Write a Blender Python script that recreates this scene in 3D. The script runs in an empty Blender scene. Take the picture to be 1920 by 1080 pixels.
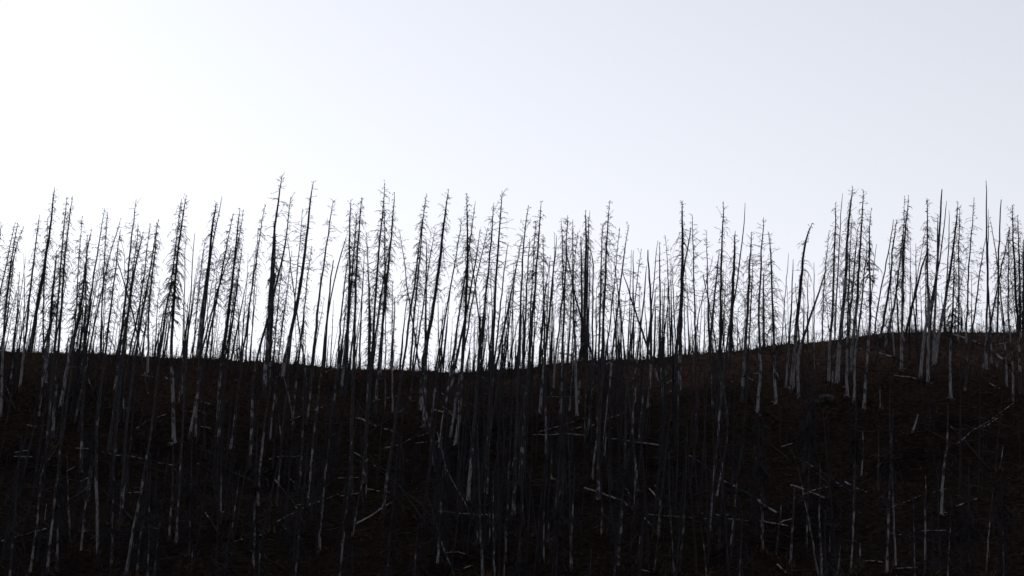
import bpy, math, random
import numpy as np
S = bpy.context.scene
C = S.collection

# ------------------------------------------------------------------ camera
PITCH = math.radians(13.9)
F = 960 / math.tan(math.radians(12.0))          # focal length in pixels of a 1920 wide frame
cd = bpy.data.cameras.new('camera')
cam = bpy.data.objects.new('camera', cd)
C.objects.link(cam)
cam.location = (0, 0, 0)
cam.rotation_euler = (math.pi / 2 + PITCH, 0, 0)
cd.sensor_width = 36
cd.lens = 18 / math.tan(math.radians(12.0))
cd.clip_start = 0.5
cd.clip_end = 8000
S.camera = cam

# ------------------------------------------------------------------ sky, sun, exposure
SUN_AZ, SUN_EL = math.radians(-22), math.radians(25.0)   # behind the ridge, out of frame to the left
w = bpy.data.worlds.new('World')
S.world = w
w.use_nodes = True
nt = w.node_tree
bg = nt.nodes['Background']
sky = nt.nodes.new('ShaderNodeTexSky')
sky.sky_type = 'NISHITA'
sky.sun_disc = False
sky.sun_elevation = SUN_EL
sky.sun_rotation = SUN_AZ
sky.altitude = 1500
sky.air_density = 3.0
sky.dust_density = 0.8
sky.ozone_density = 1.5
hs = nt.nodes.new('ShaderNodeHueSaturation')
hs.inputs['Saturation'].default_value = 0.12
nt.links.new(sky.outputs[0], hs.inputs['Color'])
wb = nt.nodes.new('ShaderNodeMix')                      # cool white balance of the photograph
wb.data_type = 'RGBA'
wb.blend_type = 'MULTIPLY'
wb.inputs[0].default_value = 1.0
wb.inputs[7].default_value = (0.965, 0.98, 1.095, 1)
nt.links.new(hs.outputs[0], wb.inputs[6])
nt.links.new(wb.outputs[2], bg.inputs['Color'])
bg.inputs['Strength'].default_value = 0.119
sd = bpy.data.lights.new('sun', 'SUN')
sd.energy = 0.5
sd.angle = math.radians(10.0)
sd.color = (1.0, 0.94, 0.86)
sun = bpy.data.objects.new('sun', sd)
C.objects.link(sun)
sun.location = (-60, 200, 120)
# lamp shines along its -Z: point it away from the sun's place in the sky
sun.rotation_euler = (-(math.pi / 2 - SUN_EL), 0, -SUN_AZ)
S.view_settings.view_transform = 'Standard'
S.view_settings.look = 'None'
S.view_settings.exposure = 0.0
S.view_settings.gamma = 1.0
S.view_settings.use_curve_mapping = False
S.render.engine = 'CYCLES'
S.cycles.max_bounces = 4
S.cycles.diffuse_bounces = 2

# ------------------------------------------------------------------ data read off the photograph
TILES = {}
for _i, _x in enumerate((0, 480, 960, 1440)):
    TILES['U%d' % (_i + 1)] = (_x, 310)
    TILES['L%d' % (_i + 1)] = (_x, 580)
    TILES['B%d' % (_i + 1)] = (_x, 810)
# kind width | tip ... towards base | label of a landmark tree ; its short name
# kinds: A twiggy, B sparse limbs, C bare pole, P broken pole, D drooping limbs, E bushy with twigs
TREES = '''
A 8 | U1 8,430 -20,760 -45,1080
B 6 | U1 112,430 60,680 2,960 -20,1080
A 8 | U1 133,432 110,560 60,900 38,1080 L1 20,300 5,800
A 6 | U1 178,455 110,640 70,860 45,1080
C 4 | U1 180,655 180,1080
C 4 | U1 150,860 85,1080
A 8 | U1 297,370 260,640 215,1080
A 12 | U1 410,165 385,400 360,580 325,800 278,1080 | tall shaggy burnt conifer towering over its neighbours near the ridge's low left end ; shaggy tower conifer
A 6 | U1 360,400 345,640 322,1080
E 12 | U1 425,640 405,860 385,1080
A 8 | U1 500,240 470,560 430,1080
A 9 | U1 545,230 510,500 490,640 460,1080
A 7 | U1 615,380 605,480 590,700 575,1080 L1 545,400 510,690 480,850 450,1080 B1 440,200 400,600 370,850 352,1065 | very tall snag whose pale trunk runs down almost to the foot of the slope ; longest pale trunk
E 10 | U1 685,480 665,560 640,800 600,1080
A 8 | U1 655,520 640,1080
B 7 | U1 785,325 740,600 700,850 670,1080
A 6 | U1 808,350 795,480 785,640 765,1080
C 5 | U1 755,760 690,1080
A 6 | U1 905,400 830,650 780,860 735,1080
A 8 | U1 905,480 880,640 860,850 830,1080
C 4 | U1 903,552 935,552 938,740 940,920 938,1080 | thin dead pole whose tip is snapped over into a flat hook ; flat-hooked thin pole
P 6 | U1 872,690 945,930 1000,1120 1015,1200 | broken trunk leaning left across its upright neighbours, its low end thick ; crossing left-leaner
B 7 | U1 1025,255 1005,370 985,560 955,860 930,1080
A 6 | U1 1035,430 1015,640 990,860 960,1080
A 11 | U1 1075,500 1005,800 965,1080
A 6 | U1 1130,440 1100,640 1075,900 1040,1080
A 9 | U1 1190,400 1165,560 1140,700 1075,1080
A 7 | U1 1180,430 1170,580 1150,760 1115,1080 L1 1108,480
B 4 | U1 1195,860 1180,1080
A 8 | U1 1355,250 1335,500 1300,800 1245,1080
E 11 | U1 1397,230 1365,420 1340,600 1310,900 1300,1080 L1 1280,250 1300,700 1305,1000 | thick conifer with a dark clump of twigs halfway down and a curved leading shoot ; clumped curved-tip conifer
C 5 | U1 1390,560 1378,1080
C 5 | U1 1460,512 1440,800 1420,1080 | plain thin pole with a square cut top, open sky on both sides of it ; square-topped thin pole
C 4 | U1 1490,680 1440,1020 1432,1080
A 13 | U1 1620,270 1595,440 1560,800 1520,1080 L1 1480,330
C 7 | U1 1665,235 1620,450 1585,650 1545,1000 1535,1080 | needle-straight leaning pole rising higher than the thick trunk it stands against ; needle-straight leaning pole
A 5 | U1 1540,550 1510,760 1475,1080
A 8 | U1 1750,360 1700,600 1650,880 1610,1080
B 6 | U1 1750,600 1640,900 1595,1080
A 11 | U1 1800,320 1775,560 1745,850 1720,1080
A 6 | U1 1825,340 1790,560 1740,860
A 9 | U1 1815,630 1785,850 1755,1080
C 6 | U1 1920,620 1870,1080
A 7 | U2 70,300 50,400 10,640 -50,1080
C 4 | U2 15,470 5,720 -20,1080
B 12 | U2 195,75 150,400 125,680 100,1080 L2 100,0 85,300 60,650 | tallest burnt conifer of all, its sparse thin top bending over to the right ; tallest snag
E 11 | U2 150,520 135,800 120,1080
B 9 | U2 262,235 235,540 195,720 130,1000 110,1080
A 7 | U2 200,700 165,1080 L2 150,100 125,400 95,640 45,1010 B2 10,560
B 6 | U2 350,330 335,560 310,800 285,1080
B 12 | U2 430,120 410,250 380,560 340,860 300,1080 | second tallest conifer, bare open limbs at the top and a thick straight trunk ; second tallest snag
C 5 | U2 235,560 285,980 300,1080
A 5 | U2 270,640 240,880 210,1080
A 6 | U2 415,610 385,860 365,1080
B 8 | U2 575,265 555,400 525,640 490,860 460,1080 | slender conifer with short limbs and one bushy tuft, alone against the sky ; tufted slender conifer
P 7 | U2 675,540 600,800 540,1080 L2 500,420 485,530 460,700 425,1060 B2 410,250 385,570 | broken pole leaning right that ends in a blunt tip, its base far downhill ; blunt right-leaning pole
P 8 | U2 580,710 560,860 540,1080
C 6 | U2 690,700 640,1080
A 9 | U2 710,260 700,500 705,800 695,1080
A 11 | U2 795,240 770,450 755,700 745,1080 | dense shaggy conifer with a long bare leading shoot in the tight middle clump ; long-shoot shaggy conifer
A 8 | U2 755,370 735,640 700,1080
C 7 | U2 815,655 790,1080
B 7 | U2 830,500 835,700 850,900 848,1080
A 10 | U2 968,135 945,400 915,700 890,1080 | tall thin-pointed conifer, first of the pair standing close over the bright gap ; thin-pointed tall conifer
A 8 | U2 965,330 965,600 970,800 960,1080
A 9 | U2 1040,200 1020,500 990,760 960,1080
B 7 | U2 1005,570 960,820 920,1080
B 6 | U2 1080,480 1100,620 1130,900 1158,1080 | thin limbed tree tilting left beside the widest bright gap between the trunks ; gap-side tilting tree
P 6 | U2 1045,990 1040,1080 L2 1020,280 | short blackened broken pole standing alone in the widest bright gap ; short pole in gap
A 9 | U2 1280,210 1245,400 1215,680 1160,1080
A 7 | U2 1255,370 1225,720 1190,1080
B 6 | U2 1345,470 1300,720 1270,940 1250,1080
B 5 | U2 1275,560 1275,900 1272,1080
A 13 | U2 1445,180 1420,340 1395,560 1370,800 1330,1080 | thick tapering conifer with short curled limbs, clear sky on either side ; thick curled-limb conifer
B 7 | U2 1540,400 1520,560 1480,800 1430,1080
A 11 | U2 1580,210 1585,450 1590,640 1580,900 1575,1080
A 7 | U2 1645,290 1625,450 1600,620 1530,1080
B 7 | U2 1680,480 1640,760 1600,1000 1585,1080
C 7 | U2 1600,620 1640,860 1665,1080
B 7 | U2 1740,470 1680,720 1610,1080
A 10 | U2 1785,280 1770,480 1745,760 1715,1080
B 11 | U2 1848,190 1830,420 1805,760 1790,1080 | tall conifer topped by a small knot of twigs above a nearly bare trunk ; knot-topped conifer
C 7 | U2 1890,580 1865,800 1830,1080
P 5 | U2 1880,980 1870,1080
B 6 | U2 1920,950 1900,1080
A 7 | U3 75,540 30,780 -5,960 -30,1080
B 10 | U3 120,300 95,420 80,660 65,1080
A 10 | U3 220,270 205,440 195,640 160,1080 | conifer with a shaggy one-sided top like a ragged flag ; ragged-flag conifer
C 8 | U3 135,550 120,740 105,1080
A 6 | U3 180,420 155,740 140,1080
A 7 | U3 235,520 235,760 240,1080
C 6 | U3 290,700 255,900 235,1080
B 9 | U3 340,530 310,780 285,1080
C 4 | U3 320,520 315,700 300,1000
A 6 | U3 370,400 380,640 385,900 370,1080
A 8 | U3 413,375 410,560 400,800 390,1080
C 8 | U3 400,620 440,800 465,960 500,1080 | smooth bare pole leaning left and crossing the tight clump of twiggy trees ; left-leaning clump pole
A 6 | U3 455,410 455,640 460,1080
B 5 | U3 490,500 470,700 440,1080
A 10 | U3 520,530 520,760 525,1080
A 12 | U3 550,340 560,560 550,800 545,1080
A 7 | U3 580,360 570,560 565,1080
C 5 | U3 575,605 617,600 610,800 605,1080 | thin pole with its top snapped square to the side like a gallows ; gallows-topped pole
C 5 | U3 590,560 575,1080
A 10 | U3 735,265 715,440 705,640 690,1080 | umbrella-topped conifer whose upper limbs arch down on both sides ; umbrella-topped conifer
A 8 | U3 680,450 670,620 660,1080
B 6 | U3 810,470 795,620 775,820 745,1080
C 7 | U3 770,720 790,880 810,1080
B 8 | U3 875,450 850,600 825,780 790,1080
C 8 | U3 830,790 880,960 920,1080
C 7 | U3 910,635 912,1080 | straight upright pole with no limbs, cut flat across its top ; flat-cut upright pole
B 5 | U3 968,625 945,800 915,1080
C 6 | U3 1010,750 980,1080
P 10 | U3 1018,640 1030,830 1045,1080 | thick broken-topped trunk with a splintered tuft of twigs on its top ; splinter-topped trunk
C 6 | U3 1092,570 1070,820 1045,1080
B 8 | U3 1105,575 1110,900 1112,1080
B 5 | U3 1148,525 1170,760 1180,1080
C 6 | U3 1203,740 1210,900 1217,1080
D 13 | U3 1275,270 1280,600 1275,860 1270,1080 | narrow shaggy column of a conifer, hung with drooping twigs from tip to base ; shaggy column conifer
C 9 | U3 1345,460 1310,660 1280,840 1265,1000
B 7 | U3 1350,380 1360,640 1370,1080
B 6 | U3 1460,490 1460,720 1475,1080
P 7 | U3 1435,820 1455,920 1480,1080
C 4 | U3 1510,680 1410,1060
D 10 | U3 1588,270 1580,500 1570,700 1565,1080 | broad-limbed conifer with straight side branches and a kinked leading tip ; kinked-tip conifer
A 8 | U3 1555,640 1510,1080
D 13 | U3 1675,490 1665,700 1650,1080
C 8 | U3 1750,285 1725,620 1675,1000 1665,1080 L3 1640,0 1595,400 1550,830 1530,1080 B3 1520,250 1480,740 | slender pole forked near its tip, its long pale trunk reaching far down the slope ; fork-tipped pole
A 11 | U3 1800,500 1780,760 1770,1080
B 6 | U3 1810,680 1790,1080
B 6 | U3 1887,390 1875,600 1850,1080
D 9 | U4 5,500 20,640 35,1080 | drooping conifer with a crooked top and a dark skirt of limbs near the ridge ; crooked drooping conifer
C 4 | U4 155,660 120,1080
C 3 | U4 145,900 150,1080
C 5 | U4 190,700 175,1080
D 14 | U4 335,430 300,480 285,520 265,700 225,1080 | full cone-shaped dead conifer with a bent-over tip, standing free in a gap ; bent-tip cone conifer
C 5 | U4 345,730 345,1060
C 5 | U4 440,780 340,1070
A 5 | U4 460,490 430,760 410,1080
D 8 | U4 512,280 500,580 485,1080
C 6 | U4 560,210 540,480 510,1080
D 12 | U4 635,165 605,400 590,640 565,1080 | tall fishbone conifer with even side limbs, highest in its clump ; fishbone conifer
A 6 | U4 625,430 600,1080
A 10 | U4 713,185 705,400 690,640 665,1080
A 9 | U4 670,480 640,860 620,1080
E 9 | U4 778,325 762,440 757,560 770,1080 L4 762,170 735,430 720,740 | trunk with one long limb thrown out to the right and bushy twigs at the ridge ; outflung-limb tree
B 6 | U4 745,580 705,1000 700,1080
C 5 | U4 815,590 780,900 770,1080
P 6 | U4 940,410 905,640 820,1060
A 9 | U4 970,405 930,640 920,860 880,1080
A 8 | U4 1010,520 980,800 945,1080
A 9 | U4 1053,225 1030,500 1015,800 1013,1080 L4 1005,100 1000,455 | conifer with a crooked twin top whose pale foot meets the end of a log ; twin-topped conifer
B 5 | U4 1025,230 1010,600 1005,900
B 6 | U4 1110,590 1110,1080
P 10 | U4 1200,620 1150,780 1080,1060 | thick bare trunk leaning far to the right, broken where it meets its neighbour ; thick leaning trunk
C 4 | U4 1180,480 1110,900
A 9 | U4 1195,250 1195,500 1200,1080
P 8 | U4 1300,185 1290,440 1265,860 1215,1080 | dark spire with a blunt broken tip, leaning a little over two slim poles ; blunt-tipped spire
B 8 | U4 1275,370 1270,700 1255,1080
C 7 | U4 1340,265 1310,560 1280,760 1250,950 1230,1080
C 6 | U4 1360,340 1355,640 1325,1080
A 11 | U4 1430,280 1395,600 1320,1080
A 6 | U4 1440,310 1430,600 1435,1080
E 9 | U4 1400,640 1385,1080 L4 1365,300 1370,670
B 6 | U4 1545,240 1525,540 1500,800 1498,1080 L4 1490,100 1485,255 | lone slim conifer with short limbs on its upper half, clear sky around it ; lone slim conifer
C 4 | U4 1500,670 1420,990 1405,1080
C 9 | U4 1637,115 1638,500 1650,860 1645,1080 L4 1630,200 1638,450 | very tall limbless mast with a needle tip, highest on the knoll ; needle-tipped mast
C 6 | U4 1650,330 1650,860 1660,1080
B 6 | U4 1660,390 1710,640 1755,1060 L4 1770,120 1785,400 1792,580 | thin tree tilting left with a nodding tip and a pale foot on the knoll ; nodding tilted tree
B 7 | U4 1630,540 1590,800 1555,1070
P 8 | U4 1750,260 1730,600 1725,1080
A 7 | U4 1810,480 1740,820 1695,1060
A 7 | U4 1810,470 1800,1080
A 10 | U4 1833,295 1835,480 1855,860 1865,1080 L4 1880,200 1892,620
A 8 | U4 1870,380 1885,700 1890,1080
A 11 | U4 1915,560 1918,1080
D 9 | U3 1885,800 1885,1080 L3 1888,250
A 9 | L2 850,-200 855,0 850,400 835,790 | blackened thick trunk rising from dark ground under the ridge, uncharred neighbours around it ; blackened thick trunk
'''
# lower ends of trunks seen pale against the slope; joined to the trunk above that lines up, else a snag of its own
FEET = '''
5 | L1 100,350 75,560
6 | L1 170,400 145,620
6 | L1 330,400 290,800
7 | L1 505,430 455,720
6 | L1 620,360 610,510
8 | L1 885,420 860,610
7 | L1 915,480 890,700 870,1000 B1 840,330
8 | L1 1005,400 970,700 940,940 B1 905,690
6 | L1 1190,370 1160,700 1110,1080 B1 1000,740 940,1075
7 | L1 1490,480 1465,960
6 | L1 1635,640 1640,950
8 | L1 1900,450 1880,1080 B1 1870,270
7 | L1 1370,790 1365,1080 B1 1345,450 1320,830
9 | L1 725,810 720,1080 B1 728,600 735,1000
6 | L2 200,460 190,500
6 | L2 380,480 368,665
7 | L2 425,440 405,620
8 | L2 610,430 590,640 570,800
8 | L2 655,480 635,645
6 | L2 930,440 928,525
5 | L2 895,660 900,790
4 | L2 970,640 968,745
5 | L2 1025,640 1025,785
8 | L2 1255,350 1235,760
9 | L2 1275,580 1255,885
6 | L2 1325,730 1300,910
8 | L2 1480,480 1460,630
5 | L2 1470,870 1455,960
5 | L2 1515,920 1498,1005
8 | L2 1655,500 1640,770 1620,1080 B2 1600,300 1590,515
7 | L2 1660,850 1665,1080 B2 1680,600 1700,1085
6 | L2 1770,550 1750,785
6 | L2 290,650 275,900
6 | L2 400,720 380,860
5 | L2 120,810 105,980
6 | L2 350,850 345,1030 B2 325,430
6 | L3 125,490 75,740 30,1040 B3 5,260
9 | L3 230,500 210,775
6 | L3 320,420 310,590
8 | L3 480,360 476,620 490,800
7 | L3 520,360 488,705
5 | L3 450,560 430,760
9 | L3 680,510 655,800 650,1050 B3 650,350 645,505
6 | L3 700,870 690,1050 B3 690,180
8 | L3 605,600 575,870 550,1010 B3 545,60
8 | L3 930,420 920,705
7 | L3 910,680 905,875
7 | L3 1040,520 1020,735
7 | L3 1115,380 1125,540 1138,655
8 | L3 1255,380 1255,605
6 | L3 1242,640 1240,865
6 | L3 1390,850 1380,1005
6 | L3 1625,800 1610,1040 B3 1560,350 1530,480
7 | L3 1735,440 1730,690
9 | L3 1865,450 1838,775
7 | L3 845,790 845,1000 B3 850,300 820,640 795,1000
8 | L3 420,930 430,1080 B3 435,500 445,1040
7 | L4 150,370 132,590
9 | L4 190,450 178,590
11 | L4 220,350 228,650
9 | L4 460,290 455,532
13 | L4 535,270 518,537
9 | L4 590,300 595,645
8 | L4 625,300 627,472
8 | L4 655,300 645,700
11 | L4 1170,190 1142,500
8 | L4 1205,100 1200,550
9 | L4 1245,180 1240,390
9 | L4 1275,200 1248,412
6 | L4 1425,100 1425,255
7 | L4 1840,550 1835,690
5 | L4 880,240 882,330
5 | L4 940,240 948,345
'''
# trees and poles that stand below the skyline from tip to foot
SLOPE = '''
C 6 | L4 913,480 915,650 920,1080 B4 920,100 935,370 945,750 960,1000 | long thin pale pole curving gently, standing alone among black trees ; long thin pale pole
C 4 | L4 840,540 840,760
P 8 | L4 1125,790 1110,850 1083,925 | short pale broken stub leaning right, dead centre of the dark knoll side ; short leaning stub
E 8 | L4 300,395 298,700 285,1000 B4 262,300 | black needle-dark dead tree standing below the cone conifer on the knoll ; black dead tree
C 9 | L4 1350,700 1345,1060 B4 1325,190 1310,400 1300,612 | trunk with a bright barkless lower half and swollen foot, brightest low on the slope ; bright barkless trunk
B 5 | B4 130,40 210,200 250,400 300,640 350,900 380,1070 | crooked pale sapling that bends left near the foot of the slope ; crooked pale sapling
C 7 | B4 390,210 390,400 383,700 400,900 405,1085 | pale wavy pole kinked at half its height ; kinked wavy pole
C 6 | B4 100,540 80,740 58,920
P 9 | B4 200,400 185,700 165,1015
C 6 | B4 830,-40 830,200 825,425
C 7 | B4 1185,320 1180,700 1180,1060
C 5 | B4 1690,420 1660,700 1635,1085
C 6 | B4 655,200 650,600 620,1060
C 5 | B4 710,0 718,100 700,330
C 5 | B4 545,850 520,1085
C 4 | B4 465,760 462,900
P 7 | B4 690,840 690,1010
C 5 | B4 1765,110 1740,280
C 4 | B4 1295,770 1290,930
P 7 | L4 1150,138 1153,160 1158,186 | stub of a burnt snag, fork-tipped and knee high, on the crest of the knoll ; crest stub
P 9 | L3 1140,375 1152,420 1166,505
P 7 | L2 1822,365 1800,400 1788,432
B 7 | L1 475,640 465,900 440,1080 B1 320,200 300,420 270,760 220,1080
C 6 | B1 700,120 695,250 658,525
C 7 | B1 1300,60 1295,390 1278,650 1270,815
C 4 | B1 1800,285 1780,440 1750,660 1730,785
C 6 | B1 500,150 510,420 525,830
B 6 | B1 985,40 950,260 925,480 908,690
C 5 | B1 350,540 335,665
P 5 | B1 640,660 632,750
C 5 | B1 1155,440 1152,640
B 6 | L1 1130,900 1110,1080 B1 1090,560 1050,820 1025,1085
C 5 | B1 1445,870 1435,1030
C 5 | B1 1660,200 1655,690
B 6 | L2 205,500 240,620 285,860 | thin pale trunk leaning left with two bent companions, open slope around it ; thin left-tilted trunk
C 5 | L2 115,480 150,680 195,1010
C 6 | L2 1360,920 1378,1010 1400,1080 B2 1410,180 1430,355 | pale pole tilted hard left, its foot lying among fallen logs ; hard-tilted pale pole
B 5 | B2 1270,420 1300,530 1340,640 1390,830 1440,960 1490,1080 | long bowed sapling sweeping down towards the foot of the hill ; long bowed sapling
C 5 | B2 1430,280 1500,420 1560,510 1612,640
C 7 | B2 1680,500 1690,830 1705,1085
C 6 | B2 1780,300 1780,700 1790,1085
C 6 | B2 800,360 760,560 735,700 720,790
C 5 | B2 835,200 825,500
C 4 | B2 100,560 98,750
B 6 | B2 30,820 22,1085
C 5 | B2 1755,600 1752,830
C 5 | B2 1870,620 1860,1085
C 5 | B3 300,120 295,355
C 5 | B3 370,390 330,640 315,800
C 7 | B3 100,60 85,400 65,760 55,960
C 6 | B3 675,540 670,760
P 8 | B3 275,690 272,850
C 6 | B3 925,200 920,560
C 6 | B3 960,780 945,960
C 6 | B3 1180,150 1180,540 1200,800 1215,1060
B 7 | B3 1315,40 1300,400 1280,800 1250,1060
P 7 | B3 1660,640 1640,855
C 6 | B3 1105,740 1085,880 1070,1030
C 5 | B3 1415,680 1440,860 1460,1085
C 5 | B3 1820,100 1838,300
B 6 | B3 1735,80 1700,300 1670,560
C 5 | B3 1870,380 1870,900
C 6 | B3 470,240 450,720 440,900
C 5 | B3 240,600 238,980
'''
LOGS = '''
6 | L2 750,820 900,885 | pale log sloping down right that is crossed by another log in an X ; crossed log
4 | L2 960,900 1085,940
5 | L2 1110,750 1020,815 840,935 | long thin log sloping down left across another log in an X ; long crossing log
6 | L2 1340,760 1480,805
4 | L2 1480,805 1610,905
5 | L2 1400,735 1580,890 | bright straight log pitched steeply down right above two small poles ; steep bright log
6 | L2 1345,620 1400,645
3 | L2 520,475 660,440
4 | L2 715,455 775,485
3 | L2 1200,1010 1280,1000
4 | L2 100,655 165,675
4 | L2 1330,1020 1400,970
3 | L2 640,400 690,450
4 | L2 1700,510 1800,620
3 | L2 1690,635 1790,640
6 | L3 680,465 805,545 | short thick bright log tipped down right just under the ridge line ; bright ridge log
3 | L3 1130,820 1220,950
4 | L3 160,945 340,945 540,950
5 | L3 680,965 1130,1030 | very long level log lying across the middle of the dark slope ; very long level log
3 | L3 720,825 820,790
3 | L3 440,910 520,885
4 | L3 1195,615 1150,660
4 | L3 1160,560 1235,515
3 | L3 240,660 520,665
4 | L3 350,330 480,355 | thin fallen pole hung up level between trunks against the bright sky ; hung-up thin pole
5 | L3 690,435 800,370
4 | L3 1780,520 1820,550
4 | L3 300,630 265,695
4 | L3 180,770 330,880
4 | L3 1790,490 1860,485
7 | L4 820,330 1000,385 | bright straight log lying under the twin-topped conifer on the bare knoll ; bright knoll log
6 | L4 1390,195 1500,235
6 | L4 1525,238 1625,285
4 | L4 1625,285 1700,340
8 | L4 1710,345 1810,425 | thick pale log pitched steeply beside the pale foot on the knoll's far side ; thick pitched log
5 | L4 945,500 1070,515 1190,555 | gently bent pale log below the bright one on the knoll ; bent knoll log
4 | L4 340,410 800,470
4 | L4 1660,560 1750,605
4 | L4 665,298 702,302
5 | L4 65,480 80,520 92,547 | small curved white stub of wood by itself on the slope edge ; curved white stub
3 | L4 470,365 530,345
4 | L4 1700,270 1790,255
4 | L4 1020,183 1150,184
6 | L1 45,580 80,680 122,775 | stout grey log pitched steeply down right at the slope's far left ; stout far-left log
6 | L1 655,520 705,635
4 | L1 205,872 270,888
4 | L1 1510,695 1640,740
4 | L1 1490,765 1580,800
3 | L1 1370,770 1460,775
3 | L1 1500,880 1640,920
3 | L1 1750,525 1850,575
4 | L1 1065,660 1010,720
4 | L1 945,745 920,785
3 | L1 1060,498 1145,510
5 | L1 1240,515 1265,540
3 | L1 520,435 600,437
3 | L1 540,1045 690,1050
3 | B1 640,125 860,175
4 | B1 870,180 1065,208
3 | B1 110,158 210,140
3 | B1 105,188 240,189
4 | B1 1310,280 1370,350 1440,440
3 | B1 1075,715 1190,730
5 | B1 1540,610 1650,780
4 | B1 1660,600 1920,750
3 | B1 1590,340 1630,530
2 | B1 490,300 560,265
3 | B1 1185,235 1330,260
3 | B1 605,375 665,345
5 | B2 740,160 1010,320 | upper of two long parallel logs pitched down right in the dark ; upper parallel log
4 | B2 700,190 1100,385
5 | B2 140,360 215,455 300,570 | long steep fallen trunk with a bend, low on the dark left half ; long steep trunk
6 | B2 295,565 370,712
4 | B2 0,210 60,290
4 | B2 830,430 1050,475 1280,520
5 | B2 1360,600 1600,622 1850,635
3 | B2 100,210 330,182
3 | B2 620,350 830,342
5 | B2 740,700 885,625 1030,530
4 | B2 200,700 260,780
4 | B2 1430,910 1660,960
4 | B2 1560,1030 1625,1005
4 | B2 250,350 350,440 460,570
3 | B2 290,553 420,545
3 | B2 630,485 770,462
6 | B3 540,425 690,475 | pale log piece pitched gently right, head of a broken chain of logs ; chain-head log
7 | B3 690,475 830,528
7 | B3 840,530 915,605
7 | B3 985,645 1095,797 | smooth tapered log pitched steeply, its pale thick end lowest ; smooth tapered log
4 | B3 1010,620 1480,662 1810,682 | very long thin log lying almost level low on the slope ; very long low log
4 | B3 1420,612 1800,670
7 | B3 1575,368 1700,435 1840,520 | long bright log pitched down right with a snapped lower end ; snapped bright log
8 | B3 1845,520 1915,580
3 | B3 1105,195 1370,235
4 | B3 1330,180 1490,298
6 | B3 1030,430 1108,522 | short fat pale log end pointing downhill beside a thin fallen stem ; short fat log
3 | B3 1070,400 1182,522
4 | B3 280,805 460,890
3 | B3 460,890 720,1065
4 | B3 960,1040 1060,1060
4 | B3 300,350 400,390
4 | B3 850,420 905,510
5 | B4 270,220 500,375
4 | B4 510,380 640,460
5 | B4 170,405 290,445
5 | B4 290,445 490,525
6 | B4 -5,572 82,620
5 | B4 -60,672 150,712
5 | B4 580,380 615,402
4 | B4 660,425 755,462
5 | B4 70,1000 150,1075
3 | B4 1060,390 1180,480
4 | B4 730,975 860,985
4 | B4 1600,430 1820,490
3 | B4 90,683 180,655
3 | B4 1150,745 1330,742
4 | B4 960,1030 1130,1020
'''
RIDGE_PX = ([-500, 0, 100, 300, 480, 600, 720, 850, 1000, 1100, 1200, 1300, 1400, 1480, 1560, 1640, 1720, 1800, 1920, 2400],
            [655, 660, 667, 673, 681, 687, 693, 695, 690, 684, 681, 673, 667, 656, 645, 633, 627, 623, 621, 640])
RIDGE_Y = 290.0
SLOPE_T, BACK_T = 0.53, 0.10
rng = np.random.default_rng(7)
rnd = random.Random(7)
CP, SP = math.cos(PITCH), math.sin(PITCH)


def at(px, py, y):
    """the point at depth y that the photograph shows at pixel px, py"""
    v = (540 - py) / F
    s = y / (CP - v * SP)
    return np.array(((px - 960) / F * s, y, (SP + v * CP) * s))


def to_px(p):
    yy = p[1] * CP + p[2] * SP
    return 960 + F * p[0] / yy, 540 - F * (-p[1] * SP + p[2] * CP) / yy


# ------------------------------------------------------------------ terrain height
HRX = np.linspace(-110, 110, 221)
HR = np.full(221, 60.0)
_wav = [(rng.uniform(0, 6.28), rng.uniform(0, 6.28), k, a) for k, a in
        ((0.10, 0.5), (0.17, 0.35), (0.31, 0.22), (0.55, 0.13), (0.9, 0.09), (1.6, 0.05), (2.3, 0.04)) for _ in range(2)]


def softmax2(a, b, k):
    m = np.maximum(a, b)
    return m + k * np.log(np.exp((a - m) / k) + np.exp((b - m) / k))


def ground(x, y, bumps=True):
    x = np.asarray(x, float); y = np.asarray(y, float)
    t = y - RIDGE_Y
    h = np.interp(x, HRX, HR) - softmax2(-SLOPE_T * t, BACK_T * np.minimum(t, 260), 1.1)
    if bumps:
        b = 0
        for ph, th, k, a in _wav:
            b = b + a * np.sin(k * (x * math.cos(th) + y * math.sin(th)) + ph + 0.8 * np.sin(0.37 * k * (x - y)))
        h = h + b * np.clip(1 - np.abs(t) / 400, 0.1, 1) * np.interp(t, [-28, -7], [1.0, 0.42])
    h = softmax2(h, np.full_like(h, -4.0), 2.0)                       # valley floor at the camera's feet
    far = -6 + 0.90 * np.clip(-22 - y, 0, 500) + 0.05 * np.clip(-522 - y, 0, 2000)
    return softmax2(h, far, 3.0)                                    # unseen slope added behind the camera, steepened to block skylight from the hill


_ys = np.linspace(270, 330, 241)
_tx = RIDGE_Y * (HRX / RIDGE_Y)
for _ in range(12):
    a = HRX / RIDGE_Y
    # pixel column of each bearing near the ridge, then the elevation the photograph shows there
    v = (540 - 670) / F
    col = 960 + F * a * (CP - v * SP)
    ty = np.interp(col, *RIDGE_PX)
    v = (540 - ty) / F
    want = (SP + v * CP) / (CP - v * SP)
    hh = ground(a[:, None] * _ys[None], np.repeat(_ys[None], 221, 0), False) / _ys[None]
    HR += (want - hh.max(1)) * RIDGE_Y * 0.8


def hit(px, py):
    v = (540 - py) / F
    ys = np.arange(120, 330, 0.1)
    s = ys / (CP - v * SP)
    below = (SP + v * CP) * s < ground((px - 960) / F * s, ys)
    i = int(np.argmax(below))
    if not below[i]:
        return None
    return at(px, py, ys[i])


# ------------------------------------------------------------------ materials
def material(name, rough=0.9, spec=0.0):
    m = bpy.data.materials.new(name)
    m.use_nodes = True
    b = m.node_tree.nodes['Principled BSDF']
    b.inputs['Roughness'].default_value = rough
    b.inputs['Specular IOR Level'].default_value = spec
    return m, m.node_tree, b


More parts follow.
